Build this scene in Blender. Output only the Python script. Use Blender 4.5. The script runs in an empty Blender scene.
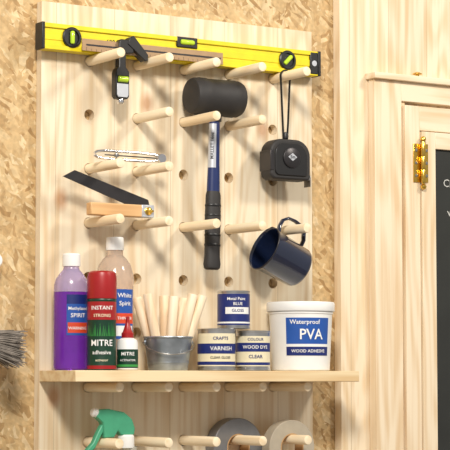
import bpy, bmesh, math, random
from mathutils import Vector, Matrix
random.seed(4)
scn = bpy.context.scene
try:
    scn.view_settings.view_transform = 'Standard'
except Exception:
    pass
COL = scn.collection
R = math.radians

# ---------------------------------------------------------------- materials
def newmat(name):
    m = bpy.data.materials.new(name); m.use_nodes = True
    nt = m.node_tree
    return m, nt, nt.nodes['Principled BSDF']

def srgb(c):
    return tuple(((v/255)/12.92 if v/255 <= .04045 else ((v/255+.055)/1.055)**2.4) for v in c)

def plain(name, rgb, rough=.5, metal=0., trans=0., var=.06, scale=60, coat=0., bump=0.):
    m, nt, b = newmat(name)
    c = srgb(rgb)
    tc = nt.nodes.new('ShaderNodeTexCoord')
    n = nt.nodes.new('ShaderNodeTexNoise'); n.inputs['Scale'].default_value = scale
    n.inputs['Detail'].default_value = 3
    nt.links.new(tc.outputs['Object'], n.inputs['Vector'])
    r = nt.nodes.new('ShaderNodeValToRGB')
    r.color_ramp.elements[0].position = .3; r.color_ramp.elements[1].position = .7
    r.color_ramp.elements[0].color = (*[v*(1-var) for v in c], 1)
    r.color_ramp.elements[1].color = (*[min(1, v*(1+var)) for v in c], 1)
    nt.links.new(n.outputs['Fac'], r.inputs['Fac'])
    nt.links.new(r.outputs['Color'], b.inputs['Base Color'])
    b.inputs['Roughness'].default_value = rough
    b.inputs['Metallic'].default_value = metal
    b.inputs['Transmission Weight'].default_value = trans
    b.inputs['Coat Weight'].default_value = coat
    if bump:
        bp = nt.nodes.new('ShaderNodeBump'); bp.inputs['Strength'].default_value = bump
        bp.inputs['Distance'].default_value = .002
        nt.links.new(n.outputs['Fac'], bp.inputs['Height'])
        nt.links.new(bp.outputs['Normal'], b.inputs['Normal'])
    return m

def wood(name, lightc, darkc, axis='Z', strip=.0, knots=True, fine=80, rough=.5, seed=0.0, rings=.10):
    m, nt, b = newmat(name)
    N = nt.nodes.new; L = nt.links.new
    tc = N('ShaderNodeTexCoord')
    sep = N('ShaderNodeSeparateXYZ'); L(tc.outputs['Object'], sep.inputs[0])
    along = {'X': 0, 'Y': 1, 'Z': 2}[axis]
    sc = [1, 1, 1]; sc[along] = .03
    mp = N('ShaderNodeMapping'); mp.inputs['Scale'].default_value = sc
    mp.inputs['Location'].default_value = (seed, seed*.7, seed*.3)
    L(tc.outputs['Object'], mp.inputs['Vector'])
    n1 = N('ShaderNodeTexNoise'); n1.inputs['Scale'].default_value = fine
    n1.inputs['Detail'].default_value = 5; n1.inputs['Distortion'].default_value = .2
    L(mp.outputs[0], n1.inputs['Vector'])
    sc2 = [1, 1, 1]; sc2[along] = .14
    mp2 = N('ShaderNodeMapping'); mp2.inputs['Scale'].default_value = sc2
    mp2.inputs['Location'].default_value = (seed, 0, seed)
    L(tc.outputs['Object'], mp2.inputs['Vector'])
    n2 = N('ShaderNodeTexNoise'); n2.inputs['Scale'].default_value = 6
    n2.inputs['Detail'].default_value = 2
    L(mp2.outputs[0], n2.inputs['Vector'])
    mul = N('ShaderNodeMath'); mul.operation = 'MULTIPLY'; mul.inputs[1].default_value = 110
    L(n2.outputs['Fac'], mul.inputs[0])
    sn = N('ShaderNodeMath'); sn.operation = 'SINE'; L(mul.outputs[0], sn.inputs[0])
    ma = N('ShaderNodeMath'); ma.operation = 'MULTIPLY_ADD'
    ma.inputs[1].default_value = rings; ma.inputs[2].default_value = 0
    L(sn.outputs[0], ma.inputs[0])
    add = N('ShaderNodeMath'); add.operation = 'ADD'
    L(ma.outputs[0], add.inputs[0]); L(n1.outputs['Fac'], add.inputs[1])
    r = N('ShaderNodeValToRGB')
    r.color_ramp.elements[0].position = .28; r.color_ramp.elements[1].position = .60
    r.color_ramp.elements[0].color = (*srgb(darkc), 1)
    r.color_ramp.elements[1].color = (*srgb(lightc), 1)
    L(add.outputs[0], r.inputs['Fac'])
    last = r.outputs['Color']
    if strip:
        d = N('ShaderNodeMath'); d.operation = 'DIVIDE'; d.inputs[1].default_value = strip
        L(sep.outputs[0], d.inputs[0])
        fl = N('ShaderNodeMath'); fl.operation = 'FLOOR'; L(d.outputs[0], fl.inputs[0])
        wn = N('ShaderNodeTexWhiteNoise'); wn.noise_dimensions = '1D'; L(fl.outputs[0], wn.inputs['W'])
        mr = N('ShaderNodeMapRange'); mr.inputs['To Min'].default_value = .93; mr.inputs['To Max'].default_value = 1.02
        L(wn.outputs['Value'], mr.inputs['Value'])
        mx = N('ShaderNodeVectorMath'); mx.operation = 'SCALE'
        L(last, mx.inputs[0]); L(mr.outputs[0], mx.inputs['Scale'])
        last = mx.outputs[0]
        fr = N('ShaderNodeMath'); fr.operation = 'FRACT'; L(d.outputs[0], fr.inputs[0])
        lt = N('ShaderNodeMath'); lt.operation = 'LESS_THAN'; lt.inputs[1].default_value = .0010/strip
        L(fr.outputs[0], lt.inputs[0])
        mm = N('ShaderNodeMixRGB'); mm.inputs['Color2'].default_value = (*srgb([v*.86 for v in darkc]), 1)
        L(lt.outputs[0], mm.inputs['Fac']); L(last, mm.inputs['Color1']); last = mm.outputs[0]
    if knots:
        cb = N('ShaderNodeCombineXYZ')
        L(sep.outputs[0 if along == 2 else 2], cb.inputs[0])
        ms = N('ShaderNodeMath'); ms.operation = 'MULTIPLY'; ms.inputs[1].default_value = .65
        L(sep.outputs[along], ms.inputs[0]); L(ms.outputs[0], cb.inputs[1])
        vo = N('ShaderNodeTexVoronoi'); vo.voronoi_dimensions = '2D'; vo.inputs['Scale'].default_value = 7
        L(cb.outputs[0], vo.inputs['Vector'])
        kr = N('ShaderNodeValToRGB')
        kr.color_ramp.elements[0].position = .035; kr.color_ramp.elements[0].color = (1, 1, 1, 1)
        kr.color_ramp.elements[1].position = .12; kr.color_ramp.elements[1].color = (0, 0, 0, 1)
        L(vo.outputs['Distance'], kr.inputs['Fac'])
        sc_ = N('ShaderNodeSeparateColor'); L(vo.outputs['Color'], sc_.inputs[0])
        gt = N('ShaderNodeMath'); gt.operation = 'GREATER_THAN'; gt.inputs[1].default_value = .5
        L(sc_.outputs[0], gt.inputs[0])
        mk = N('ShaderNodeMath'); mk.operation = 'MULTIPLY'
        L(kr.outputs[0], mk.inputs[0]); L(gt.outputs[0], mk.inputs[1])
        mk2 = N('ShaderNodeMath'); mk2.operation = 'MULTIPLY'; mk2.inputs[1].default_value = .65
        L(mk.outputs[0], mk2.inputs[0])
        mm = N('ShaderNodeMixRGB'); mm.inputs['Color2'].default_value = (*srgb((186, 126, 76)), 1)
        L(mk2.outputs[0], mm.inputs['Fac']); L(last, mm.inputs['Color1']); last = mm.outputs[0]
    L(last, b.inputs['Base Color'])
    b.inputs['Roughness'].default_value = rough
    return m

def osb(name):
    m, nt, b = newmat(name)
    N = nt.nodes.new; L = nt.links.new
    tc = N('ShaderNodeTexCoord')
    nz = N('ShaderNodeTexNoise'); nz.inputs['Scale'].default_value = 14; nz.inputs['Detail'].default_value = 3
    L(tc.outputs['Object'], nz.inputs['Vector'])
    off = N('ShaderNodeVectorMath'); off.operation = 'MULTIPLY_ADD'
    off.inputs[1].default_value = (.035,)*3
    L(nz.outputs['Color'], off.inputs[0]); L(tc.outputs['Object'], off.inputs[2])
    last = None
    for i, (ang, sx, sz) in enumerate([(15, 30, 95), (-50, 34, 110), (80, 36, 120), (40, 34, 130)]):
        mp = N('ShaderNodeMapping'); mp.vector_type = 'TEXTURE'
        mp.inputs['Rotation'].default_value = (0, R(ang), 0)
        mp.inputs['Scale'].default_value = (1/sx, 1, 1/sz)
        mp.inputs['Location'].default_value = (i*.31, 0, i*.17)
        L(off.outputs[0], mp.inputs['Vector'])
        vo = N('ShaderNodeTexVoronoi'); vo.inputs['Scale'].default_value = 1
        L(mp.outputs[0], vo.inputs['Vector'])
        sc = N('ShaderNodeSeparateColor'); L(vo.outputs['Color'], sc.inputs[0])
        r = N('ShaderNodeValToRGB')
        r.color_ramp.elements[0].position = 0; r.color_ramp.elements[1].position = 1
        r.color_ramp.elements[0].color = (*srgb((166, 130, 82)), 1)
        r.color_ramp.elements[1].color = (*srgb((226, 202, 160)), 1)
        e = r.color_ramp.elements.new(.25); e.color = (*srgb((198, 165, 116)), 1)
        e = r.color_ramp.elements.new(.7); e.color = (*srgb((209, 179, 131)), 1)
        L(sc.outputs[0], r.inputs['Fac'])
        if last is None:
            last = r.outputs[0]
        else:
            gt = N('ShaderNodeMath'); gt.operation = 'GREATER_THAN'; gt.inputs[1].default_value = .55
            L(sc.outputs[1], gt.inputs[0])
            mx = N('ShaderNodeMixRGB'); L(gt.outputs[0], mx.inputs['Fac'])
            L(last, mx.inputs['Color1']); L(r.outputs[0], mx.inputs['Color2']); last = mx.outputs[0]
    n = N('ShaderNodeTexNoise'); n.inputs['Scale'].default_value = 120; n.inputs['Detail'].default_value = 4
    L(tc.outputs['Object'], n.inputs['Vector'])
    rr = N('ShaderNodeMapRange'); rr.inputs['From Min'].default_value = .3; rr.inputs['From Max'].default_value = .7
    rr.inputs['To Min'].default_value = .78; rr.inputs['To Max'].default_value = 1.08
    L(n.outputs['Fac'], rr.inputs['Value'])
    sc2 = N('ShaderNodeVectorMath'); sc2.operation = 'SCALE'
    L(last, sc2.inputs[0]); L(rr.outputs[0], sc2.inputs['Scale'])
    L(sc2.outputs[0], b.inputs['Base Color'])
    b.inputs['Roughness'].default_value = .6
    return m

M_board = wood('pine_board', (242, 227, 200), (222, 196, 158), strip=.118)
M_panel = wood('pine_panel', (242, 225, 197), (222, 194, 153), strip=.095, seed=1.7)
M_frame = wood('pine_frame', (242, 225, 197), (224, 196, 157), knots=False, seed=3.1)
M_frameh = wood('pine_rail', (242, 225, 197), (224, 196, 157), axis='X', knots=False, seed=2.1)
M_shelf = wood('pine_shelf', (238, 217, 177), (218, 186, 138), axis='X', knots=False, seed=.4)
M_peg = wood('dowel_wood', (248, 231, 200), (234, 209, 170), axis='Y', knots=False, seed=.9)
M_stick = wood('stick_wood', (246, 228, 200), (226, 196, 158), axis='Z', knots=False, seed=.6)
M_beech = wood('beech', (224, 182, 130), (196, 148, 96), axis='X', knots=False, seed=.2)
M_osb = osb('osb_flakes')
M_floor = plain('floor_concrete', (150, 140, 128), .8)
M_yellow = plain('yellow_paint', (232, 212, 34), .35)
M_black = plain('black_plastic', (24, 24, 26), .4)
M_blackr = plain('black_rubber', (44, 42, 42), .6, bump=.2)
M_vial = plain('vial_green', (190, 225, 60), .1, var=.03)
M_steel = plain('steel', (170, 168, 165), .3, 1.)
M_blade = plain('ruler_steel', (170, 142, 112), .4, .8)
M_dark = plain('dark_blade', (66, 64, 66), .35, .7)
M_chrome = plain('chrome', (225, 225, 228), .12, 1.)
M_tin = plain('tinplate', (196, 196, 196), .28, 1., var=.1)
M_galv = plain('galvanised', (168, 176, 184), .38, .9, var=.18, scale=45)
M_brass = plain('brass', (230, 190, 90), .22, 1.)
M_blue = plain('blue_handle', (30, 46, 96), .35)
M_foil = plain('foil_label', (200, 204, 212), .35, .4)
M_navy = plain('navy_enamel', (22, 32, 58), .14, coat=.6)
M_white = plain('white_plastic', (240, 240, 238), .35, var=.02)
M_cream = plain('cream_label', (232, 222, 190), .5, var=.03)
M_lblue = plain('blue_label', (36, 86, 170), .4)
M_dblue = plain('navy_label', (26, 42, 112), .4)
M_orange = plain('orange_label', (216, 72, 40), .45)
M_red = plain('red_plastic', (160, 26, 30), .35)
M_green = plain('green_label', (16, 58, 40), .4)
M_leaf = plain('leaf_green', (60, 150, 70), .4)
M_teal = plain('green_trigger', (70, 158, 122), .4)
M_purple = plain('purple_liquid', (140, 62, 206), .12, trans=.5, var=.05)
M_lilac = plain('lilac_plastic', (214, 196, 232), .2, trans=.6, var=.03)
M_clear = plain('spirit_bottle', (240, 218, 198), .12, trans=.6, var=.04)
M_cleary = plain('clear_plastic', (225, 226, 216), .2, trans=.6, var=.03)
M_chalk = plain('chalkboard', (40, 42, 40), .75, var=.2, scale=12)
M_chalkw = plain('chalk', (200, 200, 195), .9)
M_ductg = plain('duct_tape', (128, 128, 130), .35, .4)
M_ductc = plain('cardboard_core', (190, 150, 104), .8)
M_ductt = plain('masking_tape', (176, 166, 148), .6)
M_bris = plain('bristles', (130, 122, 114), .8, var=.35)

# ---------------------------------------------------------------- geometry helpers
def empty(name, loc=(0, 0, 0)):
    e = bpy.data.objects.new(name, None); e.location = loc; e.empty_display_size = .03
    COL.objects.link(e); return e

def finish(bm, name, mat, parent=None, M=None, smooth=40, bevel=0, seg=2):
    bmesh.ops.remove_doubles(bm, verts=bm.verts, dist=1e-6)
    bmesh.ops.recalc_face_normals(bm, faces=bm.faces)
    if M is not None: bm.transform(M)
    me = bpy.data.meshes.new(name); bm.to_mesh(me); bm.free()
    if smooth:
        for p in me.polygons: p.use_smooth = True
        me.set_sharp_from_angle(angle=R(smooth))
    o = bpy.data.objects.new(name, me); COL.objects.link(o)
    mats = mat if isinstance(mat, (list, tuple)) else [mat]
    for mm in mats: me.materials.append(mm)
    if parent: o.parent = parent
    if bevel:
        md = o.modifiers.new('bev', 'BEVEL'); md.width = bevel; md.segments = seg; md.limit_method = 'ANGLE'
    return o

def box(name, x0, x1, y0, y1, z0, z1, mat, parent=None, bevel=.001, M=None):
    bm = bmesh.new()
    bmesh.ops.create_cube(bm, size=1)
    for v in bm.verts:
        v.co = Vector((x0+(v.co.x+.5)*(x1-x0), y0+(v.co.y+.5)*(y1-y0), z0+(v.co.z+.5)*(z1-z0)))
    return finish(bm, name, mat, parent, M, smooth=30, bevel=bevel)

def prism(name, pts, y0, y1, mat, parent=None, bevel=.0008, M=None):
    bm = bmesh.new()
    a = [bm.verts.new((p[0], y0, p[1])) for p in pts]
    c = [bm.verts.new((p[0], y1, p[1])) for p in pts]
    bm.faces.new(a); bm.faces.new(c[::-1])
    for i in range(len(pts)):
        j = (i+1) % len(pts); bm.faces.new((a[i], c[i], c[j], a[j]))
    return finish(bm, name, mat, parent, M, smooth=35, bevel=bevel)

def lathe(name, prof, mat, parent=None, M=None, seg=48, sharp=35, matfn=None):
    bm = bmesh.new(); rings = []
    for r, z in prof:
        if r < 1e-6: rings.append([bm.verts.new((0, 0, z))])
        else: rings.append([bm.verts.new((r*math.cos(2*math.pi*i/seg), r*math.sin(2*math.pi*i/seg), z)) for i in range(seg)])
    for k in range(len(rings)-1):
        A, B = rings[k], rings[k+1]
        for i in range(seg):
            j = (i+1) % seg
            if len(A) == 1 and len(B) == 1: break
            if len(A) == 1: f = bm.faces.new((A[0], B[i], B[j]))
            elif len(B) == 1: f = bm.faces.new((A[i], A[j], B[0]))
            else: f = bm.faces.new((A[i], A[j], B[j], B[i]))
            if matfn: f.material_index = matfn(k)
    return finish(bm, name, mat, parent, M, smooth=sharp)

def tube(name, pts, r, mat, parent=None, cyclic=False, seg=10, flat=None, M=None):
    pts = [Vector(p) for p in pts]; n = len(pts); bm = bmesh.new(); rings = []
    up = Vector((0, 1, 0))
    for i, p in enumerate(pts):
        if cyclic: t = pts[(i+1) % n]-pts[i-1]
        else: t = pts[min(i+1, n-1)]-pts[max(i-1, 0)]
        t.normalize()
        s = t.cross(up)
        if s.length < .05: s = t.cross(Vector((1, 0, 0)))
        s.normalize(); w = t.cross(s).normalized()
        ra, rb = (r, r) if flat is None else (r, flat)
        rings.append([bm.verts.new(p+s*ra*math.cos(2*math.pi*k/seg)+w*rb*math.sin(2*math.pi*k/seg)) for k in range(seg)])
    rng = n if cyclic else n-1
    for i in range(rng):
        A, B = rings[i], rings[(i+1) % n]
        for k in range(seg):
            l = (k+1) % seg; bm.faces.new((A[k], A[l], B[l], B[k]))
    if not cyclic:
        bm.faces.new(rings[0]); bm.faces.new(rings[-1][::-1])
    return finish(bm, name, mat, parent, M, smooth=50)

def patch(name, r, z0, z1, a0, a1, mat, parent, r1=None, off=.0004, n=24):
    r1 = r if r1 is None else r1
    bm = bmesh.new(); A = []; B = []
    for i in range(n+1):
        a = R(a0+(a1-a0)*i/n)
        A.append(bm.verts.new(((r+off)*math.cos(a), (r+off)*math.sin(a), z0)))
        B.append(bm.verts.new(((r1+off)*math.cos(a), (r1+off)*math.sin(a), z1)))
    for i in range(n): bm.faces.new((A[i], A[i+1], B[i+1], B[i]))
    return finish(bm, name, mat, parent, smooth=60)

def text_mesh(txt, size, bold=True, sx=1.0):
    cu = bpy.data.curves.new('t', 'FONT'); cu.body = txt; cu.size = size
    cu.align_x = 'CENTER'; cu.align_y = 'CENTER'; cu.resolution_u = 2
    if bold: cu.offset = size*.012
    o = bpy.data.objects.new('t', cu); COL.objects.link(o)
    dg = bpy.context.evaluated_depsgraph_get(); dg.update()
    me = bpy.data.meshes.new_from_object(o.evaluated_get(dg))
    bpy.data.objects.remove(o)
    for v in me.vertices: v.co.x *= sx
    return me

def text_cyl(name, txt, size, r, ang, z, mat, parent, sx=1., off=.0011, bold=True):
    me = text_mesh(txt, size, bold, sx)
    for v in me.vertices:
        x, y = v.co.x, v.co.y
        a = R(ang)+x/r
        v.co = Vector(((r+off)*math.cos(a), (r+off)*math.sin(a), z+y))
    me.materials.clear(); me.materials.append(mat)
    o = bpy.data.objects.new(name, me); COL.objects.link(o); o.parent = parent
    return o

def text_flat(name, txt, size, x, y, z, mat, parent, rot=0, bold=True, sx=1.):
    me = text_mesh(txt, size, bold, sx); c, s = math.cos(R(rot)), math.sin(R(rot))
    for v in me.vertices:
        a, b = v.co.x, v.co.y
        v.co = Vector((x+a*c-b*s, y, z+a*s+b*c))
    me.materials.clear(); me.materials.append(mat)
    o = bpy.data.objects.new(name, me); COL.objects.link(o); o.parent = parent
    return o

def arc(cx, cz, r, a0, a1, n=16, y=0):
    return [(cx+r*math.cos(R(a0+(a1-a0)*i/n)), y, cz+r*math.sin(R(a0+(a1-a0)*i/n))) for i in range(n+1)]

RX = Matrix.Rotation(R(90), 4, 'X')
RY = Matrix.Rotation(R(90), 4, 'Y')

# ---------------------------------------------------------------- room
WY = .019
box('wall_back', -2.5, 2.5, WY, WY+.02, 0, 2.7, M_osb, bevel=0)
box('floor', -2.5, 2.5, -5, WY+.02, -.05, 0, M_floor, bevel=0)

XG = [-.2865+.0985*i for i in range(5)]
ZR = [1.7690-.0968*k for k in range(9)]
board = box('pegboard_panel', -.383, .198, 0, .018, .9, 1.868, M_board, bevel=0)
bm = bmesh.new()
for x in XG:
    for z in ZR[:9]:
        bmesh.ops.create_cone(bm, cap_ends=True, segments=32, radius1=.0100, radius2=.0100, depth=.06,
            matrix=Matrix.Translation((x, .009, z)) @ RX)
cut = finish(bm, 'cut', M_board, smooth=0)
md = board.modifiers.new('b', 'BOOLEAN'); md.object = cut; md.operation = 'DIFFERENCE'; md.solver = 'EXACT'
dg = bpy.context.evaluated_depsgraph_get(); dg.update()
me = bpy.data.meshes.new_from_object(board.evaluated_get(dg))
board.modifiers.clear(); board.data = me
for p in me.polygons: p.use_smooth = False
bpy.data.objects.remove(cut)

PR = .0088
def peg(col, row, L=.115):
    M = Matrix.Translation((XG[col], .016, ZR[row])) @ RX
    tot = L+.016
    lathe('dowel_peg', [(0, 0), (PR, 0), (PR, tot-.002), (PR-.0006, tot-.0006), (PR-.002, tot), (0, tot)], M_peg, None, M, seg=28)
for r_, cols in {0: range(5), 1: (1, 2, 3), 2: (0, 1), 3: range(5), 6: range(5), 7: range(5)}.items():
    for c_ in cols: peg(c_, r_)

SZ0 = ZR[6]+PR+.0012; SZ = SZ0+.0185
box('wooden_shelf', -.383, .209, -.134, -.001, SZ0-.0009, SZ, M_shelf, bevel=.0012)

box('wall_pine_panel', .262, 1.2, -.004, WY-.001, 0, 2.7, M_panel, bevel=.001)

cab = empty('chalkboard_cabinet', (.329, 0, 1.2))
def cb(n, x0, x1, y0, y1, z0, z1, m, bevel=.0012):
    return box(n, x0-.324, x1-.324, y0, y1, z0-1.2, z1-1.2, m, cab, bevel)
cb('stile_outer', .324, .390, -.026, -.0045, .6, 1.785, M_frame)
cb('top_rail', .390, 1.0, -.026, -.0045, 1.746, 1.785, M_frameh)
cb('top_ledge', .318, 1.0, -.036, -.0045, 1.785, 1.797, M_frameh)
cb('inner_back', .390, .402, -.020, -.0045, .6, 1.746, M_frame, .0004)
cb('inner_stile', .394, .430, -.032, -.0205, .6, 1.738, M_frame)
cb('inner_rail', .430, 1.0, -.032, -.0045, 1.69, 1.738, M_frameh)
cb('door_stile', .4325, .466, -.036, -.0045, .6, 1.688, M_frame)
cb('door_rail', .466, .95, -.036, -.0045, 1.655, 1.688, M_frameh)
cb('door_chalkboard', .466, .95, -.030, -.0045, .6, 1.655, M_chalk)
hx, hz0, hz1 = .4313, 1.586, 1.664
hl = hx-.324
k = (hz1-hz0)/3
for i in range(3):
    z0 = hz0-1.2+i*k
    lathe('hinge_knuckle_%d' % i, [(0, z0+.0003), (.0046, z0+.0003), (.005, z0+.0012), (.005, z0+k-.0012), (.0046, z0+k-.0003), (0, z0+k-.0003)],
          M_brass, cab, Matrix.Translation((hl, -.0405, 0)), seg=18)
for nm, zz, s in (('top', hz1-1.2, 1), ('bottom', hz0-1.2, -1)):
    lathe('hinge_finial_'+nm, [(0, 0), (.0035, 0), (.003, s*.003), (.0058, s*.006), (.006, s*.009), (.004, s*.0125), (0, s*.014)],
          M_brass, cab, Matrix.Translation((hl, -.0405, zz)), seg=18)
box('hinge_leaf_1', hl-.019, hl, -.0345, -.0322, hz0+.001-1.2, hz1-.001-1.2, M_brass, cab, .0006)
box('hinge_leaf_2', hl, hl+.014, -.0385, -.0362, hz0+.001-1.2, hz1-.001-1.2, M_brass, cab, .0006)
for i, z in enumerate((hz0+.014, (hz0+hz1)/2, hz1-.014)):
    for sx_, yy in ((-.0125, -.0345), (.0095, -.0385)):
        lathe('hinge_screw_%d' % i, [(0, 0), (.0034, 0), (.003, .001), (0, .0014)], M_steel, cab,
              Matrix.Translation((hl+sx_, yy, z-1.2)) @ RX, seg=12)
lathe('brass_knob', [(0, 0), (.004, 0), (.004, .005), (.0095, .006), (.0095, .0075), (.004, .0105), (0, .011)], M_brass, cab,
      Matrix.Translation((.110, -.02, .597)), seg=20)
text_flat('chalk_words_1', 'CH', .022, .180, -.0308, .388, M_chalkw, cab, rot=-4, bold=False)
text_flat('chalk_words_2', 'varnish', .024, .208, -.0308, .335, M_chalkw, cab, rot=8, bold=False)
text_flat('chalk_words_3', 'screws', .03, .25, -.0308, .27, M_chalkw, cab, rot=4, bold=False)

# ---------------------------------------------------------------- spirit level
zt = ZR[0]+PR+.0004
lv = empty('spirit_level', (-.1000, -.018, zt))
H = .0465
box('rail_bottom', -.292, .292, -.012, .012, 0, .008, M_yellow, lv, .0008)
box('rail_top', -.292, .292, -.012, .012, H-.008, H, M_yellow, lv, .0008)
box('web', -.292, .292, -.0085, .0085, .006, H-.006, M_yellow, lv, .0004)
box('ridge', -.292, .292, -.0098, .0098, H/2-.006, H/2+.006, M_yellow, lv, .0006)
for i, s in enumerate((-1, 1)):
    box('end_cap_%d' % i, min(s*.292, s*.298), max(s*.292, s*.298), -.0135, .0135, -.0001, H+.001, M_black, lv, .001)
box('end_block', .274, .2925, -.0128, .0128, .002, H-.002, M_black, lv, .002)
lathe('hang_hole', [(0, 0), (.0055, 0), (.0055, .0006), (0, .0007)], M_foil, lv, Matrix.Translation((.283, -.0127, H/2)) @ RX)
for i, x in enumerate((-.238, .222)):
    T = Matrix.Translation((x, -.009, H/2+.001)) @ RX
    lathe('vial_ring_%d' % i, [(0, 0), (.0185, 0), (.0185, .004), (.0165, .0055), (.0135, .0055), (.0125, .0025), (0, .0025)], M_black, lv, T)
    lathe('vial_%d' % i, [(0, -.0115), (.003, -.0112), (.0042, -.009), (.0042, .009), (.003, .0112), (0, .0115)], M_vial, lv,
          Matrix.Translation((x, -.0135, H/2+.001)) @ Matrix.Rotation(R(0 if i == 0 else 45), 4, 'Y'), seg=16)
box('centre_window', -.022, .022, -.0126, .0126, H-.019, H+.0006, M_black, lv, .0015)
lathe('centre_vial', [(0, -.015), (.004, -.014), (.005, -.011), (.005, .011), (.004, .014), (0, .015)], M_vial, lv,
      Matrix.Translation((0, -.0115, H-.009)) @ RY, seg=16)
text_flat('scale_text', '600mm', .012, -.15, -.0103, H/2, M_black, lv)

# ---------------------------------------------------------------- combination square
cs = empty('combination_square', (-.18, -.048, zt))
box('blade', -.148, .145, -.0012, .0012, 0, .021, M_blade, cs, .0002)
box('blade_groove', -.14, .14, -.0016, -.0011, .009, .012, M_dark, cs, 0)
for i in range(28):
    x = -.14+.01*i
    if -.09 < x < -.03: continue
    box('tick_%d' % i, x, x+.0006, -.0014, -.0011, .0005, .0045 if i % 5 else .0065, M_dark, cs, 0)
prism('stock', [(-.084, -.076), (-.080, -.081), (-.060, -.081), (-.056, -.076), (-.056, -.032), (-.060, -.027), (-.063, -.024), (-.063, .001),
                (-.048, .002), (-.046, .014), (-.052, .026), (-.074, .026), (-.077, .020), (-.077, -.024), (-.082, -.028), (-.084, -.034)], -.008, .008, M_black, cs, .0015)
prism('mitre_face', [(-.056, .030), (-.048, .034), (-.0185, .002), (-.0185, -.008), (-.024, -.010), (-.060, .018)], -.0095, .0095, M_black, cs, .001)
prism('stock_inlay', [(-.0815, -.074), (-.079, -.078), (-.061, -.078), (-.0585, -.074), (-.0585, -.054), (-.0815, -.054)], -.0090, -.0075, M_foil, cs, .0004)
lathe('stock_vial', [(0, -.010), (.0055, -.009), (.0055, .009), (0, .010)], M_vial, cs, Matrix.Translation((-.070, -.0085, -.046)) @ RY, seg=16)
box('vial_frame', -.0825, -.0575, -.0095, -.0075, -.040, -.033, M_black, cs, .0005)
lathe('lock_nut', [(0, 0), (.006, 0), (.0065, .002), (.0065, .006), (.005, .008), (0, .008)], M_chrome, cs,
      Matrix.Translation((-.070, -.0, -.0812)) @ Matrix.Rotation(R(180), 4, 'X'), seg=18)

# ---------------------------------------------------------------- mallet
zt1 = ZR[1]+PR+.0004
ml = empty('rubber_mallet', (-.0485, -.043, zt1+.0350))
lathe('head', [(0, -.054), (.026, -.054), (.031, -.0515), (.0335, -.046), (.0335, -.040), (.0345, -.038), (.0345, -.025), (.0335, -.022), (.0335, .022), (.0345, .025),
               (.0345, .038), (.0335, .040), (.0335, .046), (.031, .0515), (.026, .054), (0, .054)], M_blackr, ml, RY, seg=56)
sq = Matrix.Diagonal((1, .78, 1, 1)); tilt = Matrix.Rotation(R(1.2), 4, 'Y')
lathe('grip', [(0, -.316), (.012, -.316), (.0158, -.313), (.0168, -.306), (.0152, -.292), (.0150, -.25), (.0156, -.22), (.0146, -.180), (.0125, -.172), (0, -.172)], M_blackr, ml, tilt @ sq, seg=32)
for i in range(5):
    lathe('grip_groove_%d' % i, [(.0148, -.274+.018*i), (.0160, -.272+.018*i), (.0160, -.270+.018*i), (.0148, -.268+.018*i)], M_black, ml, tilt @ sq, seg=32)
lathe('handle_shaft', [(0, -.175), (.0128, -.175), (.0122, -.15), (.0112, -.12), (.0105, -.05), (.0105, -.025), (0, -.025)], M_blue, ml, tilt @ sq, seg=32)
lathe('collar', [(.0105, -.045), (.0135, -.044), (.014, -.032), (.0105, -.028)], M_blackr, ml, tilt @ sq, seg=32)
o = patch('foil_sticker', .0117, -.130, -.049, -190, -95, M_foil, ml, .0107, off=.0004); o.data.transform(tilt @ sq)
me_ = text_mesh('MALLET 16oz', .0085)
for v in me_.vertices:
    x, y = v.co.x, v.co.y; a = R(-132)-y/.0112
    v.co = Vector((.0126*math.cos(a), .0126*math.sin(a), -.09+x))
me_.materials.clear(); me_.materials.append(M_black); me_.transform(tilt @ sq)
o = bpy.data.objects.new('sticker_text', me_); COL.objects.link(o); o.parent = ml

# ---------------------------------------------------------------- tape measure
tm = empty('tape_measure', (.1085, -.043, 1.610))
pts = []
for (cx, cz, r, a0, a1) in [(-.020, .012, .026, 90, 180), (-.034, -.026, .012, 180, 270), (.036, -.030, .008, 270, 360), (.013, .007, .031, 0, 90)]:
    for i in range(9):
        a = R(a0+(a1-a0)*i/8); pts.append((cx+r*math.cos(a), cz+r*math.sin(a)))
prism('case', pts, -.018, .018, M_blackr, tm, .004)
prism('case_front', [(p[0]*.8, p[1]*.8) for p in pts], -.0205, -.017, M_black, tm, .0012)
lathe('badge', [(0, 0), (.019, 0), (.019, .002), (.017, .0032), (.0, .0032)], M_dark, tm, Matrix.Translation((-.001, -.0205, .003)) @ RX)
prism('badge_plate', [(-.010, 0), (0, .0075), (.010, 0), (0, -.0075)], -.0246, -.0235, M_foil, tm, .0002, Matrix.Translation((-.001, 0, .004)))
text_flat('badge_text', '5m', .009, -.001, -.0250, .004, M_black, tm)
box('grip_band', -.0468, -.039, -.0188, .0188, -.022, .016, M_dark, tm, .001)
box('tape_mouth', .040, .049, -.010, .010, -.036, -.026, M_steel, tm, .001)
box('end_hook', .048, .0495, -.010, .010, -.048, -.027, M_steel, tm, .0003)
sx_ = XG[4]-.1085
loop = [(sx_-.004, 0, .030), (sx_-.006, 0, .07), (sx_-.009, 0, .13)]
loop += arc(sx_, ZR[0]-1.610, PR+.0020, 190, -10, 12)
loop += [(sx_+.009, 0, .13), (sx_+.006, 0, .07), (sx_+.003, 0, .030)]
tube('wrist_strap', loop, .0016, M_black, tm, flat=.0028)
lathe('strap_knot', [(0, -.007), (.0055, -.005), (.006, 0), (.0045, .006), (0, .008)], M_black, tm, Matrix.Translation((sx_, 0, .046)), seg=16)

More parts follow.
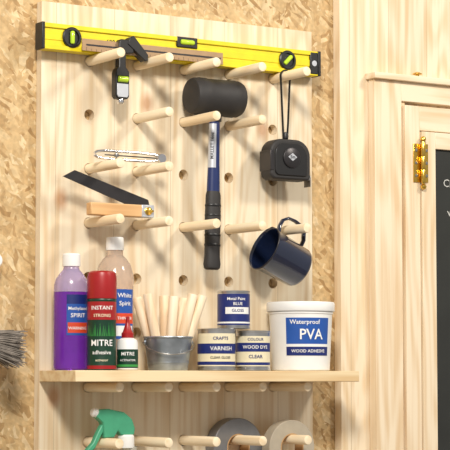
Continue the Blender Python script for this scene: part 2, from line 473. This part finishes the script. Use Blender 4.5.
# ---------------------------------------------------------------- mug
t = R(24); S = 1.08
mg = empty('enamel_mug', (XG[4]+.003-.0585*math.sin(t), -.064, ZR[3]-.0585*math.cos(t)-.0012))
u = Vector((-math.cos(t), 0, math.sin(t))); v_ = Vector((math.sin(t), 0, math.cos(t))); w_ = u.cross(v_)
MM = Matrix(((v_.x, w_.x, u.x, 0), (v_.y, w_.y, u.y, 0), (v_.z, w_.z, u.z, 0), (0, 0, 0, 1))) @ Matrix.Scale(S, 4)
lathe('cup', [(0, -.041), (.028, -.041), (.033, -.038), (.0355, -.033), (.038, .036), (.0395, .039), (.0398, .041), (.0388, .042),
              (.0372, .0405), (.0362, .036), (.0335, -.032), (.030, -.036), (0, -.037)], M_navy, mg, MM, seg=64, sharp=60)
lathe('rim', [(.0394, .0396), (.0400, .0407), (.0395, .0420), (.0388, .0420), (.0384, .0407)], M_dark, mg, MM, seg=64, sharp=60)
hpnt = [(.0365, 0, .026), (.048, 0, .029), (.060, 0, .027), (.0685, 0, .018), (.0703, 0, .004), (.0685, 0, -.010), (.060, 0, -.021), (.047, 0, -.026), (.0355, 0, -.025)]
tube('handle', [MM @ Vector(p) for p in hpnt], .0030, M_navy, mg, flat=.0062, seg=14)

# ---------------------------------------------------------------- sliding bevel on row 4
zt3 = ZR[3]+PR+.0004
sb = empty('sliding_bevel', (-.255, -.055, zt3))
box('stock', -.062, .064, -.009, .009, 0, .022, M_beech, sb, .002)
box('stock_ferrule', .040, .066, -.0094, .0094, -.0001, .0224, M_foil, sb, .0015)
prism('blade', [(-.113, .065), (-.090, .077), (.058, .032), (.062, .016), (.048, .010)], -.0015, .0015, M_dark, sb, .0002)
lathe('lock_screw', [(0, 0), (.007, 0), (.007, .003), (.004, .005), (0, .005)], M_brass, sb, Matrix.Translation((.053, -.0094, .011)) @ RX, seg=20)
box('wing_lever', .045, .061, -.0165, -.0135, .009, .013, M_brass, sb, .001)

# ---------------------------------------------------------------- dividers on row 3
zt2 = ZR[2]+PR+.0004
dv = empty('steel_dividers', (-.238, -.062, zt2+.0102))
def leg(name, s):
    pts = [(-.072, 0, s*.0015), (-.066, 0, s*.005), (-.05, 0, s*.0072), (.02, 0, s*.0072), (.048, 0, s*.006), (.062, 0, s*.003)]
    tube(name, pts, .0026, M_chrome, dv, flat=.003)
leg('leg_1', 1); leg('leg_2', -1)
lathe('hinge_disc', [(0, -.0045), (.008, -.0045), (.009, -.003), (.009, .003), (.008, .0045), (0, .0045)], M_chrome, dv, Matrix.Translation((.064, 0, 0)) @ RX, seg=24)
lathe('adjust_screw', [(0, -.009), (.0012, -.009), (.0012, .009), (0, .009)], M_steel, dv, Matrix.Translation((-.028, -.001, 0)), seg=10)
lathe('adjust_nut', [(0, -.003), (.004, -.003), (.0045, 0), (.004, .003), (0, .003)], M_steel, dv, Matrix.Translation((-.028, -.001, 0)), seg=12)
tube('centre_bar', [(-.05, .001, 0), (.056, .001, 0)], .0012, M_dark, dv)

# ---------------------------------------------------------------- shelf items
CA = -122.5
def on_shelf(name, x, y): return empty(name, (x, y, SZ+.0003))

b1 = on_shelf('methylated_spirit_bottle', -.3474, -.050)
lathe('body', [(0, 0), (.027, 0), (.0300, .003), (.0305, .01), (.0305, .135), (0, .135)], M_purple, b1)
lathe('shoulder', [(0, .1352), (.0305, .1352), (.0300, .148), (.027, .158), (.020, .168), (.0145, .174), (.0135, .178), (.0135, .183), (0, .183)], M_lilac, b1)
lathe('cap', [(0, .180), (.0155, .180), (.0158, .182), (.0155, .200), (.0140, .202), (0, .202)], M_white, b1)
patch('label', .0305, .060, .130, CA-10, CA+70, M_lblue, b1)
patch('label_band', .0307, .114, .130, CA-10, CA+70, M_dblue, b1)
patch('label_red', .0307, .064, .082, CA-6, CA+66, M_orange, b1)
text_cyl('label_text', 'Methylated', .0078, .0307, CA+28, .106, M_white, b1)
text_cyl('label_text2', 'SPIRIT', .010, .0307, CA+28, .094, M_white, b1)
text_cyl('label_text3', 'WARNING', .007, .0307, CA+28, .072, M_white, b1)

b2 = on_shelf('white_spirit_bottle', -.2532, -.036)
lathe('body', [(0, 0), (.030, 0), (.0330, .003), (.0335, .01), (.0335, .150), (.0345, .156), (.0335, .164), (.0325, .17), (.029, .185), (.021, .197), (.0145, .203), (.0145, .215), (0, .215)], M_clear, b2)
lathe('cap', [(0, .212), (.0158, .212), (.016, .214), (.0155, .233), (.0145, .235), (0, .235)], M_white, b2)
patch('label', .0335, .055, .142, CA+0, CA+72, M_lblue, b2)
patch('label_red', .0337, .082, .100, CA+0, CA+72, M_orange, b2)
patch('label_white', .0337, .060, .078, CA+4, CA+68, M_white, b2)
text_cyl('label_text', 'White', .011, .0338, CA+36, .131, M_white, b2)
text_cyl('label_text2', 'Spirit', .011, .0338, CA+36, .117, M_white, b2)
text_cyl('label_text3', 'THINNER', .007, .0338, CA+36, .091, M_white, b2)

b3 = on_shelf('adhesive_spray_can', -.3168, -.1045)
lathe('can', [(0, 0), (.0235, 0), (.025, .0015), (.0245, .004), (.0245, .118), (.0252, .120), (.0245, .122), (0, .123)], M_green, b3)
lathe('cap', [(0, .1225), (.0252, .1225), (.0255, .124), (.0252, .160), (.0235, .167), (.019, .170), (0, .170)], M_red, b3)
patch('band_top', .0245, .086, .117, -180, 180, M_red, b3, n=48)
patch('band_red', .0247, .002, .008, -180, 180, M_red, b3, n=48)
text_cyl('text_top', 'INSTANT', .0095, .0247, CA+5, .106, M_white, b3)
text_cyl('text_top2', 'STRONG', .0075, .0247, CA+5, .093, M_cream, b3)
for i in range(26):
    a = CA-85+i*7; h = random.uniform(.012, .026); q = random.uniform(-6, 6)
    bm = bmesh.new()
    def cv(an, z): return bm.verts.new((.0250*math.cos(R(an)), .0250*math.sin(R(an)), z))
    bm.faces.new((cv(a, .058), cv(a+3.4, .058), cv(a+q+2, .058+h)))
    finish(bm, 'grass_blade_%d' % i, M_leaf, b3, smooth=0)
text_cyl('text_mitre', 'MITRE', .0150, .0247, CA+4, .046, M_white, b3, sx=.95)
text_cyl('text_adh', 'adhesive', .0095, .0247, CA+4, .030, M_white, b3)
text_cyl('text_small', 'activator', .006, .0247, CA+4, .017, M_cream, b3)

b4 = on_shelf('activator_bottle', -.2690, -.110)
lathe('bottle', [(0, 0), (.016, 0), (.018, .002), (.018, .046), (.0165, .052), (.010, .056), (0, .056)], M_white, b4, seg=36)
lathe('nozzle', [(0, .056), (.0105, .056), (.0105, .064), (.0085, .066), (.0045, .078), (.0035, .082), (0, .082)], M_red, b4, seg=28)
lathe('nozzle_tip', [(0, .0815), (.0035, .0815), (.003, .092), (0, .093)], M_red, b4, seg=20)
patch('label', .018, .004, .036, -180, 180, M_green, b4, n=48)
text_cyl('label_text', 'MITRE', .0085, .0181, CA+5, .028, M_white, b4)
text_cyl('label_text2', 'ACTIVATOR', .0050, .0181, CA+5, .017, M_white, b4)
patch('label_strip', .0182, .006, .010, -180, 180, M_leaf, b4, n=48)

b5 = on_shelf('metal_bucket', -.1646, -.072)
lathe('pail', [(0, 0), (.034, 0), (.0350, .002), (.0365, .012), (.0372, .0125), (.0375, .0145), (.0368, .015), (.0422, .056), (.0440, .057), (.0446, .0585), (.0440, .060), (.0425, .0592),
               (.0414, .056), (.0345, .003), (0, .003)], M_galv, b5, seg=56)
for s in (-1, 1):
    a = R(CA+90*s+12)
    lathe('ear_%d' % (s+1), [(0, 0), (.006, 0), (.006, .002), (0, .003)], M_galv, b5,
          Matrix.Translation((.0415*math.cos(a), .0415*math.sin(a), .050)) @ Matrix.Rotation(a, 4, 'Z') @ RY, seg=14)
bail = []
for i in range(21):
    q = i/20; a = R(CA+12-90+180*q)
    bail.append((.0455*math.cos(a), .0455*math.sin(a), .050-.022*math.sin(math.pi*q)))
tube('bail', bail, .0011, M_steel, b5, seg=8)
sp = [(-1.0, 0), (-.62, -.55), (-.30, .5), (.05, -.6), (.38, .45), (.68, -.3), (1.0, .15)]
rx = Vector((.843, -.537, 0)); ry = Vector((.537, .843, 0))
for i, (a, c) in enumerate(sp):
    base = rx*(a*.018)+ry*(c*.024)+Vector((0, 0, .0058))
    top = rx*(a*.053)+ry*(c*.030)+rx*(.008 if a > -.4 else -.003)+Vector((0, 0, .129+.006*((i*3) % 4)/3))
    d = (top-base).normalized(); L = (top-base).length
    Mx = Matrix.Translation(base) @ Vector((0, 0, 1)).rotation_difference(d).to_matrix().to_4x4()
    rr = .0088
    lathe('wooden_stick_%d' % i, [(0, 0), (rr-.001, 0), (rr, .002), (rr, L-.002), (rr-.001, L), (0, L)], M_stick, b5, Mx, seg=20)

def tin(name, x, y, z, r, h):
    e = empty(name, (x, y, z))
    lathe('can', [(0, .001), (r-.002, .001), (r-.001, 0), (r+.0006, .0006), (r+.0006, .0028), (r, .0034), (r, h-.0034), (r+.0006, h-.0028), (r+.0006, h-.0006), (r-.001, h),
                  (r-.003, h-.0005), (r-.0034, h-.003), (r-.007, h-.003), (r-.0074, h-.0012), (r-.009, h-.001), (r-.010, h-.004), (0, h-.004)], M_tin, e)
    return e
t1 = tin('varnish_tin', -.0715, -.086, SZ+.0003, .0340, .075)
patch('label', .0340, .008, .066, CA-150, CA+72, M_cream, t1, n=60)
patch('label_blue', .0342, .030, .048, CA-120, CA+72, M_dblue, t1, n=60)
text_cyl('label_text', 'CRAFTS', .008, .0342, CA+12, .057, M_dblue, t1)
text_cyl('label_text2', 'VARNISH', .010, .0343, CA+15, .039, M_white, t1)
text_cyl('label_text3', 'CLEAR GLOSS', .006, .0343, CA+12, .023, M_black, t1)
patch('label_strip', .0342, .010, .016, CA-150, CA+72, M_dblue, t1, n=60)
t2 = tin('wood_dye_tin', .0022, -.092, SZ+.0003, .0310, .072)
patch('label', .0310, .008, .062, CA-150, CA+75, M_cream, t2, n=60)
patch('label_blue', .0312, .034, .050, CA-120, CA+75, M_dblue, t2)
text_cyl('label_text', 'COLOUR', .007, .0312, CA+8, .056, M_dblue, t2)
text_cyl('label_text2', 'WOOD DYE', .0085, .0313, CA+8, .042, M_white, t2)
text_cyl('label_text3', 'CLEAR', .0085, .0313, CA+8, .025, M_dblue, t2)
patch('label_strip', .0312, .010, .015, CA-150, CA+75, M_dblue, t2, n=60)
t3 = tin('paint_tin', -.0370, -.088, SZ+.0003+.0753, .0290, .068)
patch('label', .0290, .006, .062, -180, 180, M_dblue, t3, n=60)
patch('label_w', .0292, .026, .038, CA-30, CA+65, M_white, t3)
patch('label_w2', .0292, .009, .012, -180, 180, M_white, t3, n=48)
text_cyl('label_text', 'Metal Paint', .0075, .0292, CA+10, .053, M_white, t3)
text_cyl('label_text3', 'BLUE', .0075, .0293, CA+15, .044, M_white, t3)
text_cyl('label_text2', 'GLOSS', .0075, .0293, CA+15, .032, M_dblue, t3)

b6 = on_shelf('wood_glue_tub', .1236, -.068)
lathe('tub', [(0, .002), (.050, .002), (.0515, 0), (.0535, .002), (.0585, .104), (.0600, .105), (.0600, .109), (0, .109)], M_white, b6, seg=64)
lathe('lid', [(.0590, .1095), (.0625, .1095), (.0632, .111), (.0632, .124), (.062, .1265), (.058, .127), (.0565, .124), (0, .124)], M_white, b6, seg=64)
ang0 = CA+14
def tr(z): return .0535+(.005)*(z-.002)/.102
patch('label', tr(.028), .028, .097, ang0-44, ang0+44, M_lblue, b6, tr(.097))
patch('label_dark', tr(.028), .028, .044, ang0-44, ang0+44, M_dblue, b6, tr(.044), off=.0007)
patch('label_white', tr(.044), .044, .049, ang0-44, ang0+44, M_white, b6, tr(.049), off=.0007)
text_cyl('text_brand', 'Waterproof', .0115, .0577, ang0-8, .089, M_white, b6)
text_cyl('text_pva', 'PVA', .027, .0570, ang0+4, .066, M_white, b6, sx=.95)
text_cyl('text_adh', 'WOOD ADHESIVE', .008, .0552, ang0, .036, M_white, b6)

# ---------------------------------------------------------------- spray bottle hooked over bottom-row peg
zt7 = ZR[7]+PR
sb2 = empty('trigger_spray_bottle', (-.252, -.062, zt7+.0001))
prism('spray_head', [(-.054, .036), (-.050, .049), (-.030, .050), (.000, .044), (.016, .032), (.022, .016), (.020, .004), (-.006, .004), (-.012, .012), (-.020, .000), (-.040, .000), (-.042, .026)],
      -.0085, .0085, M_teal, sb2, .002)
lathe('nozzle', [(0, 0), (.008, 0), (.008, .008), (.005, .011), (0, .011)], M_white, sb2, Matrix.Translation((-.050, 0, .043)) @ Matrix.Rotation(R(-80), 4, 'Y'), seg=20)
tp = [(-.030, .026), (-.044, .022), (-.052, .008), (-.060, -.008), (-.074, -.022), (-.070, -.028), (-.056, -.018), (-.048, -.004), (-.044, .004)]
prism('trigger', tp, -.006, .006, M_teal, sb2, .002)
lathe('collar', [(0, -.018), (.0145, -.018), (.0150, -.016), (.0145, .002), (.012, .005), (0, .005)], M_white, sb2, Matrix.Translation((.008, 0, 0)), seg=28)
lathe('bottle', [(0, -.19), (.034, -.19), (.037, -.186), (.037, -.09), (.034, -.07), (.024, -.05), (.0135, -.03), (.0125, -.016), (0, -.016)], M_cleary, sb2, Matrix.Translation((.016, -.0, 0)))

def roll(name, col, m, Ro, Ri, wdt, y):
    zc = zt7 - Ri
    e = empty(name, (XG[col], y, zc+.0002))
    lathe('tape', [(Ri+.002, -wdt/2), (Ro-.001, -wdt/2), (Ro, -wdt/2+.001), (Ro, wdt/2-.001), (Ro-.001, wdt/2), (Ri+.002, wdt/2)], m, e, RX, seg=64)
    lathe('core', [(Ri, -wdt/2), (Ri+.0021, -wdt/2), (Ri+.0021, wdt/2), (Ri, wdt/2), (Ri, -wdt/2)], M_ductc, e, RX, seg=64)
roll('duct_tape_roll', 3, M_ductg, .053, .0225, .030, -.018)
roll('masking_tape_roll', 4, M_ductt, .050, .0235, .026, -.050)

# ---------------------------------------------------------------- left: dusting brush on hooks, knob
br = empty('dusting_brush', (-.522, -.07, 1.262))
tube('handle', [(-.20, 0, .0), (-.15, 0, .004), (-.08, 0, .002), (-.04, 0, 0), (-.02, 0, 0)], .010, M_beech, br, seg=16)
box('ferrule', -.03, .014, -.014, .014, -.022, .022, M_foil, br, .003)
bmb = bmesh.new()
for i in range(420):
    y = random.uniform(-.013, .013); z = random.uniform(-.020, .020)
    p0 = Vector((.010, y, z)); p1 = Vector((.060+random.uniform(-.014, .010), y*2.0+random.uniform(-.004, .004), z*1.5-.010+random.uniform(-.004, .004)))
    a = Vector((0, .0010, 0)); c = Vector((0, 0, .0012))
    vs0 = [bmb.verts.new(p0+q) for q in (a, c, -a, -c)]; vs1 = [bmb.verts.new(p1+q*.6) for q in (a, c, -a, -c)]
    for k_ in range(4): bmb.faces.new((vs0[k_], vs0[(k_+1) % 4], vs1[(k_+1) % 4], vs1[k_]))
    bmb.faces.new(vs1)
finish(bmb, 'bristle_tuft', M_bris, br, smooth=0)
for i, x in enumerate((-.16, -.07)):
    tube('wall_hook_%d' % i, [(x, .07+WY, -.012), (x, .02, -.0115), (x, -.005, -.0115), (x, -.015, -.008), (x, -.018, .004)], .0025, M_steel, br)
kn = empty('wall_knob', (-.476, 0, 1.405))
lathe('knob', [(0, 0), (.010, 0), (.006, .004), (.005, .02), (.012, .026), (.014, .033), (.010, .040), (0, .042)], M_white, kn, Matrix.Translation((0, WY, 0)) @ RX, seg=28)

# ---------------------------------------------------------------- light
def area(name, loc, target, size, power, col):
    l = bpy.data.lights.new(name, 'AREA'); l.size = size; l.energy = power; l.color = col
    o = bpy.data.objects.new(name, l); COL.objects.link(o); o.location = loc
    o.rotation_euler = (Vector(target)-Vector(loc)).to_track_quat('-Z', 'Y').to_euler()
area('key_light', (-1.5, -2.3, 3.0), (-.05, 0, 1.5), .45, 84, (1, .945, .86))  # area lamp added as the key from upper left, no window there
area('area_light_right', (1.2, -2.0, 3.0), (0, 0, 1.4), .4, 32, (1, .92, .8))  # weaker area lamp from the upper right, no fixture modelled
w = bpy.data.worlds.new('world'); scn.world = w; w.use_nodes = True
w.node_tree.nodes['Background'].inputs[0].default_value = (1, .96, .91, 1)
w.node_tree.nodes['Background'].inputs[1].default_value = .43

cam = bpy.data.cameras.new('camera'); cam.sensor_width = 36; cam.lens = 158.3
co = bpy.data.objects.new('camera', cam); COL.objects.link(co)
co.location = (-1.9665, -3.0868, 1.2)
co.rotation_euler = (R(90+4.485), 0, R(-32.51))
scn.camera = co
